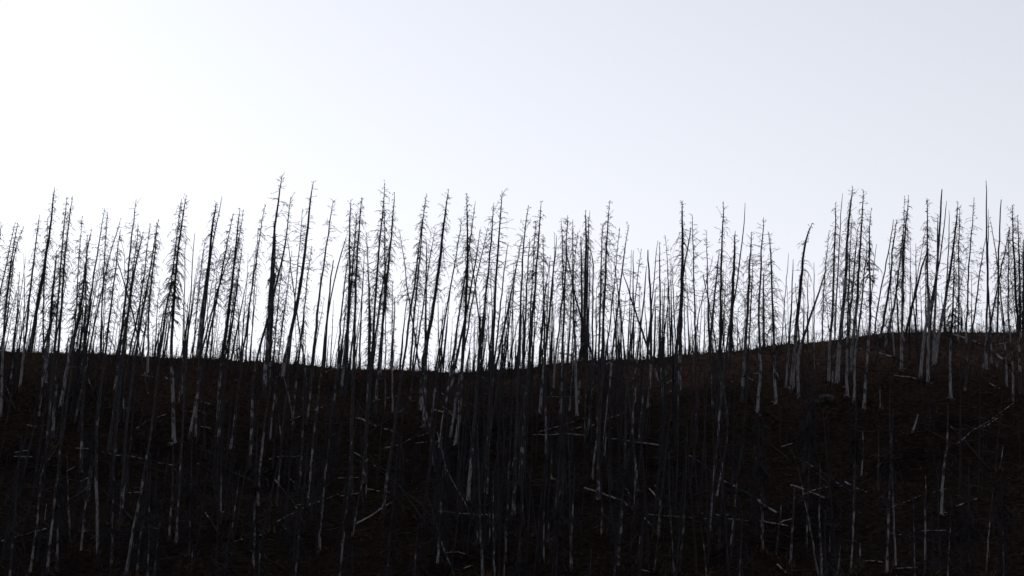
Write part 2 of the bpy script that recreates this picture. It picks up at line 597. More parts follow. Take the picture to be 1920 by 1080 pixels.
def node(t, kind, **kw):
    n = t.nodes.new(kind)
    for k, v in kw.items():
        setattr(n, k, v)
    return n


def ramp(t, src, stops):
    r = node(t, 'ShaderNodeValToRGB')
    e = r.color_ramp.elements
    while len(e) < len(stops):
        e.new(0.5)
    for q, (p, c) in zip(e, stops):
        q.position = p
        q.color = (*c, 1) if len(c) == 3 else c
    t.links.new(src, r.inputs[0])
    return r


def wood_material(name, pale_a, pale_b, char, limit=True):
    """barkless grey wood below, scorched bark above and in patches; the object's colour sets how much is bare"""
    m, t, b = material(name, 0.9, 0.06)
    tc = node(t, 'ShaderNodeTexCoord')
    oi = node(t, 'ShaderNodeObjectInfo')
    off = node(t, 'ShaderNodeVectorMath', operation='MULTIPLY_ADD')
    mp = node(t, 'ShaderNodeMapping')
    mp.inputs['Scale'].default_value = (1.6, 1.6, 1.1)
    t.links.new(tc.outputs['Object'], off.inputs[0])
    off.inputs[1].default_value = (1, 1, 1)
    cmb = node(t, 'ShaderNodeCombineXYZ')
    mul = node(t, 'ShaderNodeMath', operation='MULTIPLY'); mul.inputs[1].default_value = 91.0
    t.links.new(oi.outputs['Random'], mul.inputs[0])
    for i in range(3):
        t.links.new(mul.outputs[0], cmb.inputs[i])
    t.links.new(cmb.outputs[0], off.inputs[2])
    t.links.new(off.outputs[0], mp.inputs[0])
    n1 = node(t, 'ShaderNodeTexNoise'); n1.inputs['Scale'].default_value = 1.0; n1.inputs['Detail'].default_value = 5
    t.links.new(mp.outputs[0], n1.inputs['Vector'])
    mp2 = node(t, 'ShaderNodeMapping'); mp2.inputs['Scale'].default_value = (9, 9, 1.4)
    t.links.new(off.outputs[0], mp2.inputs[0])
    n2 = node(t, 'ShaderNodeTexNoise'); n2.inputs['Scale'].default_value = 1.0; n2.inputs['Detail'].default_value = 6
    t.links.new(mp2.outputs[0], n2.inputs['Vector'])
    sep = node(t, 'ShaderNodeSeparateXYZ'); t.links.new(tc.outputs['Object'], sep.inputs[0])
    col = node(t, 'ShaderNodeSeparateColor'); t.links.new(oi.outputs['Color'], col.inputs[0])
    pale = ramp(t, n2.outputs[0], [(0.3, pale_b), (0.7, pale_a)])
    ch = ramp(t, n2.outputs[0], [(0.3, [c * 0.5 for c in char]), (0.75, [c * 1.5 for c in char])])
    # bareness = amount (red) + noise - height / reach (green * 20 m)
    reach = node(t, 'ShaderNodeMath', operation='MULTIPLY'); reach.inputs[1].default_value = 20.0
    t.links.new(col.outputs[1], reach.inputs[0])
    dv = node(t, 'ShaderNodeMath', operation='DIVIDE')
    t.links.new(sep.outputs[2], dv.inputs[0]); t.links.new(reach.outputs[0], dv.inputs[1])
    s1 = node(t, 'ShaderNodeMath', operation='SUBTRACT')
    t.links.new(col.outputs[0], s1.inputs[0]); t.links.new(dv.outputs[0], s1.inputs[1])
    nn = node(t, 'ShaderNodeMath', operation='MULTIPLY_ADD'); nn.inputs[1].default_value = 4.0; nn.inputs[2].default_value = -2.05
    t.links.new(n1.outputs[0], nn.inputs[0])
    s2 = node(t, 'ShaderNodeMath', operation='ADD')
    t.links.new(s1.outputs[0], s2.inputs[0]); t.links.new(nn.outputs[0], s2.inputs[1])
    # scorched collar at the foot: blue * 2 m
    bz = node(t, 'ShaderNodeMath', operation='MULTIPLY'); bz.inputs[1].default_value = 4.0
    t.links.new(col.outputs[2], bz.inputs[0])
    b1 = node(t, 'ShaderNodeMath', operation='SUBTRACT')
    t.links.new(bz.outputs[0], b1.inputs[0]); t.links.new(sep.outputs[2], b1.inputs[1])
    b2 = node(t, 'ShaderNodeMath', operation='MAXIMUM'); b2.inputs[1].default_value = 0.0
    t.links.new(b1.outputs[0], b2.inputs[0])
    s3 = node(t, 'ShaderNodeMath', operation='SUBTRACT')
    t.links.new(s2.outputs[0], s3.inputs[0]); t.links.new(b2.outputs[0], s3.inputs[1])
    s2 = s3
    f = ramp(t, s2.outputs[0], [(0.0, (0, 0, 0)), (0.34, (1, 1, 1))])
    mx = node(t, 'ShaderNodeMix', data_type='RGBA')
    t.links.new(f.outputs[0], mx.inputs[0])
    t.links.new(ch.outputs[0], mx.inputs[6]); t.links.new(pale.outputs[0], mx.inputs[7])
    t.links.new(mx.outputs[2], b.inputs['Base Color'])
    bp = node(t, 'ShaderNodeBump'); bp.inputs['Strength'].default_value = 0.5; bp.inputs['Distance'].default_value = 0.03
    t.links.new(n2.outputs[0], bp.inputs['Height'])
    t.links.new(bp.outputs[0], b.inputs['Normal'])
    return m


def plain_noise_material(name, stops, scale, rough=0.95, coord='Object'):
    m, t, b = material(name, rough)
    tc = node(t, 'ShaderNodeTexCoord')
    n = node(t, 'ShaderNodeTexNoise'); n.inputs['Scale'].default_value = scale; n.inputs['Detail'].default_value = 6
    t.links.new(tc.outputs[coord], n.inputs['Vector'])
    r = ramp(t, n.outputs[0], stops)
    t.links.new(r.outputs[0], b.inputs['Base Color'])
    return m


M_TRUNK = wood_material('dead_trunk', (0.50, 0.49, 0.52), (0.17, 0.16, 0.17), (0.075, 0.073, 0.080))
M_LOG = wood_material('weathered_log', (0.46, 0.45, 0.47), (0.18, 0.17, 0.175), (0.035, 0.03, 0.03))
M_CROWN = plain_noise_material('scorched_twigs', [(0.3, (0.030, 0.029, 0.033)), (0.7, (0.072, 0.070, 0.082))], 0.7)
M_TWIG = plain_noise_material('dry_twigs', [(0.3, (0.05, 0.045, 0.045)), (0.7, (0.15, 0.14, 0.14))], 0.5)
M_GRASS = plain_noise_material('dry_grass', [(0.3, (0.030, 0.020, 0.016)), (0.5, (0.120, 0.080, 0.060)), (0.75, (0.090, 0.073, 0.050))], 0.12)
M_LEAF = plain_noise_material('shrub_leaves', [(0.3, (0.02, 0.03, 0.012)), (0.7, (0.05, 0.06, 0.025))], 2.0)
M_ROCK = plain_noise_material('grey_rock', [(0.3, (0.04, 0.038, 0.034)), (0.7, (0.10, 0.095, 0.085))], 2.0)


def soil_material():
    m, t, b = material('burnt_soil', 0.95)
    tc = node(t, 'ShaderNodeTexCoord')
    n1 = node(t, 'ShaderNodeTexNoise'); n1.inputs['Scale'].default_value = 0.09; n1.inputs['Detail'].default_value = 8
    n2 = node(t, 'ShaderNodeTexNoise'); n2.inputs['Scale'].default_value = 1.7; n2.inputs['Detail'].default_value = 8
    for n in (n1, n2):
        t.links.new(tc.outputs['Object'], n.inputs['Vector'])
    r1 = ramp(t, n1.outputs[0], [(0.35, (0.011, 0.0085, 0.0085)), (0.5, (0.021, 0.0145, 0.0125)), (0.68, (0.020, 0.0165, 0.012))])
    r2 = ramp(t, n2.outputs[0], [(0.3, (0.3, 0.3, 0.3)), (0.75, (1.5, 1.45, 1.4))])
    mx = node(t, 'ShaderNodeMix', data_type='RGBA', blend_type='MULTIPLY')
    mx.inputs[0].default_value = 1
    t.links.new(r1.outputs[0], mx.inputs[6]); t.links.new(r2.outputs[0], mx.inputs[7])
    # dry brown turf lies along the crest and over the open knoll; elsewhere the soil is burnt bare
    sep = node(t, 'ShaderNodeSeparateXYZ'); t.links.new(tc.outputs['Object'], sep.inputs[0])
    my = node(t, 'ShaderNodeMapRange'); my.inputs[1].default_value = 262; my.inputs[2].default_value = 282
    my.interpolation_type = 'SMOOTHSTEP'
    mxx = node(t, 'ShaderNodeMapRange'); mxx.inputs[1].default_value = -25; mxx.inputs[2].default_value = 30; mxx.inputs[3].default_value = 0.35
    t.links.new(sep.outputs[1], my.inputs[0]); t.links.new(sep.outputs[0], mxx.inputs[0])
    m1 = node(t, 'ShaderNodeMath', operation='MULTIPLY'); t.links.new(my.outputs[0], m1.inputs[0]); t.links.new(mxx.outputs[0], m1.inputs[1])
    pn = ramp(t, n2.outputs[0], [(0.35, (0.25, 0.25, 0.25)), (0.6, (1, 1, 1))])
    m2 = node(t, 'ShaderNodeMath', operation='MULTIPLY'); t.links.new(m1.outputs[0], m2.inputs[0]); t.links.new(pn.outputs[0], m2.inputs[1])
    tf = ramp(t, n1.outputs[0], [(0.35, (0.045, 0.031, 0.025)), (0.6, (0.098, 0.066, 0.050))])
    mt = node(t, 'ShaderNodeMix', data_type='RGBA')
    t.links.new(m2.outputs[0], mt.inputs[0]); t.links.new(mx.outputs[2], mt.inputs[6]); t.links.new(tf.outputs[0], mt.inputs[7])
    t.links.new(mt.outputs[2], b.inputs['Base Color'])
    bp = node(t, 'ShaderNodeBump'); bp.inputs['Strength'].default_value = 0.8; bp.inputs['Distance'].default_value = 0.2
    t.links.new(n2.outputs[0], bp.inputs['Height'])
    t.links.new(bp.outputs[0], b.inputs['Normal'])
    return m


M_SOIL = soil_material()


# ------------------------------------------------------------------ mesh helpers
def mesh(name, V, Q, T=None, mat=None, smooth=True):
    me = bpy.data.meshes.new(name)
    Q = np.asarray(Q, np.int32).reshape(-1, 4)
    T = np.zeros((0, 3), np.int32) if T is None else np.asarray(T, np.int32).reshape(-1, 3)
    me.vertices.add(len(V)); me.vertices.foreach_set('co', np.asarray(V, np.float32).ravel())
    me.loops.add(Q.size + T.size); me.loops.foreach_set('vertex_index', np.concatenate([Q.ravel(), T.ravel()]))
    me.polygons.add(len(Q) + len(T))
    me.polygons.foreach_set('loop_start', np.concatenate([np.arange(len(Q)) * 4, Q.size + np.arange(len(T)) * 3]).astype(np.int32))
    me.polygons.foreach_set('use_smooth', np.full(len(Q) + len(T), smooth))
    me.update(calc_edges=True)
    if mat:
        me.materials.append(mat)
    return me


def tubes(P, R, k):
    """P (n, s, 3) centre lines, R (n, s) radii: n tubes of k sides"""
    n, s, _ = P.shape
    T = np.gradient(P, axis=1)
    T /= np.linalg.norm(T, axis=2, keepdims=True) + 1e-9
    t0 = T[:, 0]
    ref = np.where(np.abs(t0[:, 2:3]) < 0.8, np.array([[0, 0, 1.0]]), np.array([[0.6, 0.8, 0.0]]))
    U = np.cross(T, ref[:, None]); U /= np.linalg.norm(U, axis=2, keepdims=True) + 1e-9
    W = np.cross(T, U)
    a = np.arange(k) * 2 * math.pi / k
    V = P[:, :, None] + R[:, :, None, None] * (np.cos(a)[None, None, :, None] * U[:, :, None] + np.sin(a)[None, None, :, None] * W[:, :, None])
    i = (np.arange(n) * s * k)[:, None, None]; j = (np.arange(s - 1) * k)[None, :, None]
    c = np.arange(k)[None, None, :]; d = (np.arange(k) + 1)[None, None, :] % k
    Q = np.stack([i + j + c, i + j + d, i + j + k + d, i + j + k + c], -1)
    return V.reshape(-1, 3), Q.reshape(-1, 4)


def join(parts):
    V, Q, o = [], [], 0
    for v, q in parts:
        V.append(v); Q.append(q + o); o += len(v)
    return np.concatenate(V), np.concatenate(Q)


def link(name, me, parent=None, loc=None):
    o = bpy.data.objects.new(name, me)
    C.objects.link(o)
    if parent is not None:
        o.parent = parent
    if loc is not None:
        o.location = loc
    return o


def thing(name, loc, category):
    o = link(name, None, None, loc)
    o.empty_display_size = 0.5
    o['category'] = category
    return o


# ------------------------------------------------------------------ the hill
def axis(a, b, step, outer, growth=1.35):
    mid = list(np.arange(a, b + step / 2, step))
    lo, hi, st = a, b, step
    left, right = [], []
    while lo > -outer:
        st = min(st * growth, 6.0) if lo > -70 else st * growth
        lo -= st; left.append(lo)
    st = step
    while hi < outer:
        st *= growth; hi += st; right.append(hi)
    return np.array(left[::-1] + mid + right)


gx = axis(-80, 80, 0.55, 2600)
gy = axis(196, 330, 0.55, 2800)
X, Y = np.meshgrid(gx, gy)
Z = ground(X, Y)
nx, ny = len(gx), len(gy)
ii = np.arange(nx - 1)[None, :] + nx * np.arange(ny - 1)[:, None]
hill = link('hillside', mesh('hillside', np.stack([X, Y, Z], -1).reshape(-1, 3),
            np.stack([ii, ii + 1, ii + nx + 1, ii + nx], -1).reshape(-1, 4), None, M_SOIL))
hill['kind'] = 'structure'
hill['label'] = 'dark burnt hillside of brown soil and dry grass rising to the skyline'


# ------------------------------------------------------------------ ground cover: grass tufts, fallen branches
def scatter(n, y0=205, y1=297):
    y = rng.uniform(y0, y1, n)
    x = rng.uniform(-0.27, 0.27, n) * y
    return np.stack([x, y, ground(x, y)], -1)


n = 52000
base = np.concatenate([scatter(9000), scatter(43000, 268, 294)])
dirs = rng.normal(0, 1, (n, 3)); dirs[:, 2] = np.abs(dirs[:, 2]) * 0.8 + 0.7
dirs /= np.linalg.norm(dirs, axis=1, keepdims=True)
hgt = rng.gamma(3.0, 0.11, n)[:, None] + 0.1
side = np.stack([rng.normal(0, 1, n), rng.normal(0, 1, n), np.zeros(n)], -1); side /= np.linalg.norm(side, axis=1, keepdims=True)
sw = rng.uniform(0.015, 0.06, n)[:, None]
V = np.stack([base - side * sw - [0, 0, 0.05], base + side * sw - [0, 0, 0.05], base + dirs * hgt], 1).reshape(-1, 3)
g = link('dry_grass', mesh('dry_grass', V, np.zeros((0, 4)), np.arange(3 * n).reshape(-1, 3), M_GRASS, False))
g['kind'] = 'stuff'
g['label'] = 'dry brown grass scattered over the burnt slope'


def sticks(n, length, r, y0, y1, lift, seed_up=0.0, kink=0.12):
    b = scatter(n, y0, y1)
    L = rng.uniform(*length, n)
    az = rng.uniform(0, 6.283, n)
    if seed_up > 0:
        d = np.stack([rng.normal(0, 0.22, n) + 0.05, rng.normal(0, 0.2, n), np.ones(n)], -1)
    else:
        dx, dy = np.cos(az), np.sin(az)
        gz = (ground(b[:, 0] + dx, b[:, 1] + dy) - b[:, 2]) + rng.normal(0, lift, n)
        d = np.stack([dx, dy, gz], -1)
    d /= np.linalg.norm(d, axis=1, keepdims=True)
    s = np.linspace(0, 1, 4)
    P = b[:, None] + d[:, None] * (L[:, None] * s[None])[..., None] + rng.normal(0, kink, (n, 4, 3)) * s[None, :, None] * L[:, None, None] * 0.35
    P[:, :, 2] += 0.03
    R = rng.uniform(*r, n)[:, None] * np.linspace(1, 0.35, 4)[None]
    return P, R


P, R = sticks(3200, (0.5, 2.6), (0.012, 0.04), 208, 296, 0.12)
Pc, Rc = sticks(420, (0.4, 2.2), (0.015, 0.05), 287.5, 291.5, 0.25)
P, R = np.concatenate([P, Pc]), np.concatenate([R, Rc])
o = link('fallen_branches', mesh('fallen_branches', *tubes(P, R, 3), None, M_TWIG)); o['kind'] = 'stuff'
o['label'] = 'broken twigs and small branches littering the ground'
P, R = sticks(900, (0.8, 4.5), (0.010, 0.030), 206, 300, 0, 1.0)
P2, R2 = sticks(1700, (0.3, 2.0), (0.018, 0.042), 286.5, 294, 0, 1.0)
P, R = np.concatenate([P, P2]), np.concatenate([R, R2])
tw = []
for _ in range(5):
    u = rng.uniform(0.35, 0.95, len(P))
    i0 = np.clip((u * 3).astype(int), 0, 2); fr = u * 3 - i0
    q = P[np.arange(len(P)), i0] * (1 - fr)[:, None] + P[np.arange(len(P)), i0 + 1] * fr[:, None]
    d = rng.normal(0, 1, (len(P), 3)); d[:, 2] = np.abs(d[:, 2]) * 0.5
    L = rng.uniform(0.2, 0.8, len(P))[:, None]
    tw.append(np.stack([q, q + d * L * 0.45, q + d * L * 0.8 + [0, 0, 0.06]], 1))
TW = np.concatenate(tw)
o = link('burnt_undergrowth', mesh('burnt_undergrowth', *join([tubes(P, R, 3), tubes(TW, np.tile([[0.009, 0.008, 0.005]], (len(TW), 1)), 3)]), None, M_CROWN))
o['kind'] = 'stuff'
o['label'] = 'thin scorched sapling stems standing all over the slope and ridge'

# ------------------------------------------------------------------ reading the data
def parse_points(txt):
    pts, tile, low = [], None, False
    for tok in txt.split():
        if tok in TILES:
            tile = TILES[tok]
            low = low or tok[0] in 'LB'
        else:
            a, b = tok.split(',')
            pts.append((tile[0] + float(a) / 4, tile[1] + float(b) / 4))
    return pts, low


def read_table(txt):
    out = []
    for line in txt.strip().splitlines():
        f = [q.strip() for q in line.split('|')]
        h = f[0].split()
        pts, low = parse_points(f[1])
        lab = f[2].split(' ; ') if len(f) > 2 else None
        out.append(dict(kind=h[0] if len(h) > 1 else None, w=float(h[-1]), pts=pts, low=low, lab=lab))
    return out


def ridge_py(px):
    return float(np.interp(px, *RIDGE_PX))


trees = read_table(TREES)
for t in trees:
    t['pale'] = 0.75 if t['low'] else 0.0
    t['where'] = 'sky'
for f in sorted(read_table(FEET), key=lambda q: -q['w']):
    fx, fy = f['pts'][0]
    best, bc = None, 13.0
    for t in trees:
        if t['low']:
            continue
        x1, y1 = t['pts'][-1]
        j = len(t['pts']) - 2
        while j > 0 and y1 - t['pts'][j][1] < 45:
            j -= 1
        x0, y0 = t['pts'][j]
        k = (x1 - x0) / max(y1 - y0, 1)
        cost = abs(x1 + k * (fy - y1) - fx) + 0.5 * abs(t['w'] - f['w'])
        if cost < bc and y1 < fy:
            best, bc = t, cost
    if best is not None:
        if fy - best['pts'][-1][1] < 25:
            best['pts'] = best['pts'][:-1] if len(best['pts']) > 2 else best['pts']
        best['pts'] += f['pts']
        best['low'] = True
        best['pale'] = (0.95 if f['w'] >= 8 else rnd.uniform(0.5, 0.9)) if fx > 1380 else rnd.choice([0.3, 0.45, 0.55, 0.9])
        best['w'] = max(best['w'], f['w'])
    else:
        (bx, by) = f['pts'][-1]
        k = np.clip((bx - fx) / (by - fy), -0.2, 0.2)
        full = rnd.uniform(13, 22) * 16.0
        ty = max(by - full, 455 + rnd.uniform(0, 110))
        tx = fx + k * 0.6 * (ty - fy)
        f['pts'] = [(tx, ty), ((tx + fx) / 2 + rnd.uniform(-2, 2), (ty + fy) / 2)] + f['pts']
        f.update(kind=rnd.choice('ABBCP'), pale=0.95 if fx > 1380 else rnd.choice([0.3, 0.45, 0.6, 0.9]), where='sky', low=True)
        trees.append(f)
for t in trees:
    if not t['low']:
        (x0, y0), (x1, y1) = t['pts'][-2:]
        k = np.clip((x1 - x0) / (y1 - y0), -0.6, 0.6)
        r = ridge_py(x1)
        # how far under the ridge the foot stands, or behind it
        down = rnd.uniform(8, 150 if x1 > 1250 else 290) if rnd.random() < (0.75 if t['w'] >= 7 else 0.55) else None
        if down and abs(k) > 0.22:
            down = min(down, rnd.uniform(10, 55))
        if down is None:
            t['behind'] = rnd.uniform(1.5, 26)
            yb = r
        else:
            yb = r + down
            t['pale'] = rnd.choice([0.0, 0.1, 0.2, 0.35, 0.55])
        t['pts'].append((x1 + k * (yb - y1), yb))
for t in read_table(SLOPE):
    t.update(where='slope', pale=0.95 if t['lab'] and ('bright' in t['lab'][0] or 'pale' in t['lab'][0]) else rnd.choice([0.15, 0.3, 0.4, 0.65]) if t['kind'] in 'CPB' else 0.1, low=True)
    trees.append(t)
# dim twiggy trees that stand near the foot of the slope, their bases below the frame
for i in range(34):
    x = 1920 * (i + rnd.uniform(0.1, 0.9)) / 34
    yb = rnd.uniform(1000, 1230)
    h = rnd.uniform(9, 17) * 20
    lean = rnd.uniform(0.02, 0.12) if x < 1400 else rnd.uniform(-0.04, 0.06)
    trees.append(dict(kind=rnd.choice('AEED'), w=rnd.uniform(5, 8), pts=[(x + lean * h, max(yb - h, 705)), (x + lean * h * 0.45, yb - h * 0.5), (x, yb)],
                      low=True, lab=None, pale=rnd.choice([0.05, 0.3, 0.6]), where='slope'))

# ------------------------------------------------------------------ tree geometry
SPEC = {  # crown length m, limbs, longest limb m, start angle at crown foot, droop, twigs per limb, limb radius
    'A': (13.0, 165, 1.36, 2, 0.90, 6, 0.026),
    'B': (10.5, 58, 1.65, 8, 0.45, 6, 0.028),
    'C': (9.0, 7, 0.45, 10, 0.05, 0, 0.020),
    'P': (6.0, 6, 0.45, 0, 0.05, 1, 0.020),
    'D': (16.0, 160, 2.35, 8, 0.95, 5, 0.029),
    'E': (13.0, 165, 1.38, -2, 0.9, 6, 0.027),
}


def resample(P, n):
    P = np.asarray(P)
    d = np.concatenate([[0], np.cumsum(np.linalg.norm(np.diff(P, axis=0), axis=1))])
    u = np.linspace(0, d[-1], n)
    Q = np.stack([np.interp(u, d, P[:, i]) for i in range(3)], -1)
    for _ in range(2):
        Q[1:-1] = 0.25 * Q[:-2] + 0.5 * Q[1:-1] + 0.25 * Q[2:]
    return Q, d[-1]


def limb_paths(root, az, L, elev, droop, curl):
    n = len(L)
    s = np.linspace(0, 1, 6)[None]
    L_ = L[:, None]
    elev = np.clip(elev, -1.0, 1.05)
    hor = L_ * (s - 0.12 * s * s * droop[:, None])
    z = L_ * (np.tan(elev)[:, None] * s - droop[:, None] * s ** 2 + curl[:, None] * s ** 4)
    az_ = az[:, None] + rng.normal(0, 0.35, n)[:, None] * s ** 1.5
    P = np.stack([hor * np.cos(az_), hor * np.sin(az_), z], -1)
    P += rng.normal(0, 0.040, P.shape) * (s * (1 - 0.3 * s))[..., None] * np.minimum(L_, 1.2)[..., None] * 2
    return root[:, None] + P


def twig_paths(limbs, per):
    if per == 0 or len(limbs) == 0:
        return np.zeros((0, 2, 3)), np.zeros(0, int)
    idx = np.repeat(np.arange(len(limbs)), per)
    m = len(idx)
    u = rng.uniform(0.18, 0.98, m) * 5
    i0 = np.clip(u.astype(int), 0, 4); fr = (u - i0)[:, None]
    p = limbs[idx, i0] * (1 - fr) + limbs[idx, i0 + 1] * fr
    d = limbs[idx, i0 + 1] - limbs[idx, i0]
    d /= np.linalg.norm(d, axis=1, keepdims=True) + 1e-9
    sd = np.cross(d, [0, 0, 1.0]) * rng.choice([-1, 1], m)[:, None]
    q = d * 0.7 + sd * rng.uniform(0.2, 1.0, m)[:, None] + np.stack([np.zeros(m), np.zeros(m), rng.uniform(-0.9, 0.25, m)], -1)
    span = np.linalg.norm(limbs[idx, 5] - limbs[idx, 0], axis=1)
    L = np.minimum(rng.uniform(0.12, 0.52, m), span * rng.uniform(0.2, 0.55, m))[:, None]
    mid = p + q * L * 0.55
    end = p + q * L + np.stack([np.zeros(m), np.zeros(m), rng.uniform(-0.12, 0.10, m)], -1)
    return np.stack([p, end * 0.7 + mid * 0.3], 1), idx


LIMB_TAPER = np.array([1.0, 0.85, 0.7, 0.55, 0.42, 0.28])
NAME = dict(A='burnt_conifer', B='burnt_conifer', C='bare_snag', P='broken_snag', D='burnt_conifer', E='burnt_conifer')
for t in trees:
    pts = t['pts'][::-1]                                   # foot first
    bx, by = pts[0]
    if t.get('behind') is not None:
        y0 = RIDGE_Y + 1.5 + t['behind']
        p = at(bx, by, y0)
        b = np.array((p[0], y0, float(ground(p[0], y0))))
    else:
        b = hit(bx, by)
        if b is None:
            b = at(bx, by, RIDGE_Y + 2); b[2] = float(ground(b[0], b[1]))
        y0 = b[1]
    tip = at(*pts[-1], y0)
    H = tip[2] - b[2]
    lean = rnd.uniform(-0.05, 0.05)
    path = [b - [0, 0, 0.35], b]
    for q in pts[1:]:
        z = at(*q, y0)[2] - b[2]
        path.append(at(*q, y0 + lean * z))
    P, L = resample(path, 18 if H > 8 else 10)
    P[0] = b - [0, 0, 0.35]
    ns = len(P)
    u = np.linspace(0, 1, ns)
    px_m = y0 * 1.03 / F
    kind = t['kind']
    r0 = 0.5 * t['w'] * (0.56 if kind in 'CP' else 0.64) * px_m
    tip_r = {'P': 0.34, 'C': 0.2}.get(kind, 0.09)
    Rr = r0 * (tip_r + (1 - tip_r) * (1 - u) ** 0.52)
    Rr = np.maximum(Rr, 0.022)
    Rr *= 1 + rng.normal(0, 0.035, ns)
    Rr *= 1 + 0.4 * np.exp(-u * L / 0.4)                 # root flare
    jit = rng.normal(0, 0.03, (ns, 3)) * min(1, H / 15); jit[:2] = 0
    P = P + jit
    P = np.concatenate([P, P[-1:] + [0.02, 0.0, 0.12 if kind == 'P' else 0.04]])
    Rr = np.append(Rr, 0.004)
    t['base'], t['H'] = b, H
    root = thing(NAME[kind], b, 'burnt tree' if NAME[kind] == 'burnt_conifer' else 'snag')
    t['obj'] = root
    Pl = P - b
    flare = []
    parts = [tubes(Pl[None], Rr[None], 8)]
    # surface roots of the thicker pale feet
    me = mesh('trunk', *join(parts), None, M_TRUNK)
    tr = link('trunk', me, root)
    pale = float(np.clip(t['pale'] + rnd.uniform(-0.12, 0.12), 0, 1))
    tr.color = (pale, rnd.uniform(0.35, 0.8), max(0, rnd.gauss(0.12, 0.22)) if pale < 0.85 or t['where'] == 'slope' else 0, 1)
    if t['w'] >= 9 and t.get('behind') is None and pale > 0.5:
        for q in range(3):
            a = rnd.uniform(-2.6, -0.5) if q else rnd.uniform(0, 3)
            s = np.linspace(0, 1, 4)
            ln = rnd.uniform(0.5, 0.95)
            rx, ry = b[0] + math.cos(a) * ln * s, b[1] + math.sin(a) * ln * s
            rz = np.where(s == 0, b[2] + 0.22, ground(rx, ry) + 0.05 - 0.1 * s)
            rp = np.stack([rx, ry, rz], -1) - b
            ro = link('root', mesh('root', *tubes(rp[None], (r0 * np.array([0.55, 0.4, 0.26, 0.08]))[None], 5), None, M_TRUNK), root)
            ro.color = tr.color
    # limbs
    clen, nl, lmax, e0, droop, tpl, lr = SPEC[kind]
    clen = min(clen * rnd.uniform(0.85, 1.15), H * 0.82)
    nl = int(nl * min(1.0, (clen / SPEC[kind][0]) + 0.15) * rnd.uniform(0.85, 1.15))
    if t['where'] == 'slope' and kind in 'AED':
        lmax *= 1.15
    thick = min(1.15, 0.55 + t['w'] / 18)
    s = rng.uniform(0.0, 1.0, nl) ** 0.9
    if kind in 'AE':                                     # some whorls and gaps
        s = np.where(rng.random(nl) < 0.6, np.round(s * 16) / 16 + rng.normal(0, 0.01, nl), s)
    s = np.clip(s, 0.005, 1)
    zz = 1 - s * clen / H                                 # height share along the trunk
    env = (0.14 + 0.86 * np.minimum(s * 2.2, 1) ** 0.7) * np.where(s > 0.75, 1.2 - 0.5 * (s - 0.5), 1.0)
    if kind == 'D':
        env = 0.12 + 0.88 * np.minimum(s * 1.35, 1) ** 0.8
    Ln = lmax * thick * env * (0.22 + 1.0 * rng.random(nl) ** 1.35)
    Ln[rng.random(nl) < 0.18] *= 0.45                     # snapped limbs
    elev = np.radians(e0 + 42 * (1 - np.minimum(s * 3, 1)) + rng.normal(0, 21, nl))
    dr = droop * rng.uniform(0.5, 1.4, nl)
    cu = rng.uniform(0.0, 0.35, nl) * (1.0 if kind != 'D' else 0.4)
    # short dead stubs down the bare trunk
    nst = int({'C': 6, 'P': 6}.get(kind, 36) * min(1, H / 18))
    zz = np.concatenate([zz, rng.uniform(0.12, max(0.2, 1 - clen / H), nst)])
    Ln = np.concatenate([Ln, rng.uniform(0.15, 0.95, nst) * (1 if kind not in 'CP' else 0.5)])
    elev = np.concatenate([elev, np.radians(rng.normal(-18, 18, nst))])
    dr = np.concatenate([dr, rng.uniform(0.1, 0.6, nst)]); cu = np.concatenate([cu, np.zeros(nst)])
    i = 0.04 + np.clip(zz, 0, 1) * 0.96
    fi = i * (ns - 1); i0 = np.clip(fi.astype(int), 0, ns - 2); fr = (fi - i0)[:, None]
    roots = Pl[i0] * (1 - fr) + Pl[i0 + 1] * fr
    az = rng.uniform(0, 2 * math.pi, len(Ln))
    limbs = limb_paths(roots, az, Ln, elev, dr, cu)
    LR = (lr * (0.55 + 0.45 * np.minimum(Ln / 1.2, 1.2)))[:, None] * LIMB_TAPER[None] * thick
    TP, ti = twig_paths(limbs, tpl)
    if kind == 'E':                                       # matted clumps where fine twigs have stayed on
        near = np.abs(zz[ti] - rnd.uniform(0.5, 0.75)) < 0.10
        T2, _ = twig_paths(limbs[np.unique(ti[near])], 24)
    TR = np.tile(np.array([[0.018, 0.010]]), (len(TP), 1))
    # the largest limbs are parts of their own
    big = []
    if kind in 'ABDE' and t['w'] >= 6 and t['where'] == 'sky':
        big = list(np.argsort(-Ln)[:6])
    elif kind in 'C' and len(Ln):
        big = list(np.argsort(-Ln)[:2])
    keep = np.ones(len(Ln), bool); keep[big] = False
    ks = [0, 2, 4, 5]
    geo = [tubes(limbs[keep][:, ks], LR[keep][:, ks], 3)] if keep.any() else []
    kt = keep[ti] if len(ti) else np.zeros(0, bool)
    if kt.any():
        geo.append(tubes(TP[kt], TR[kt], 3))
    if kind == 'E' and len(T2):
        geo.append(tubes(T2, np.tile(np.array([[0.018, 0.010]]), (len(T2), 1)), 3))
    if geo:
        cr = link('crown', mesh('crown', *join(geo), None, M_CROWN), root)
        cr['kind'] = 'stuff'
    for q in big:
        gq = [tubes(limbs[q:q + 1], LR[q:q + 1] * 1.25, 5)]
        mine = ti == q
        if mine.any():
            gq.append(tubes(TP[mine], TR[mine], 3))
        link('limb', mesh('limb', *join(gq), None, M_CROWN), root)

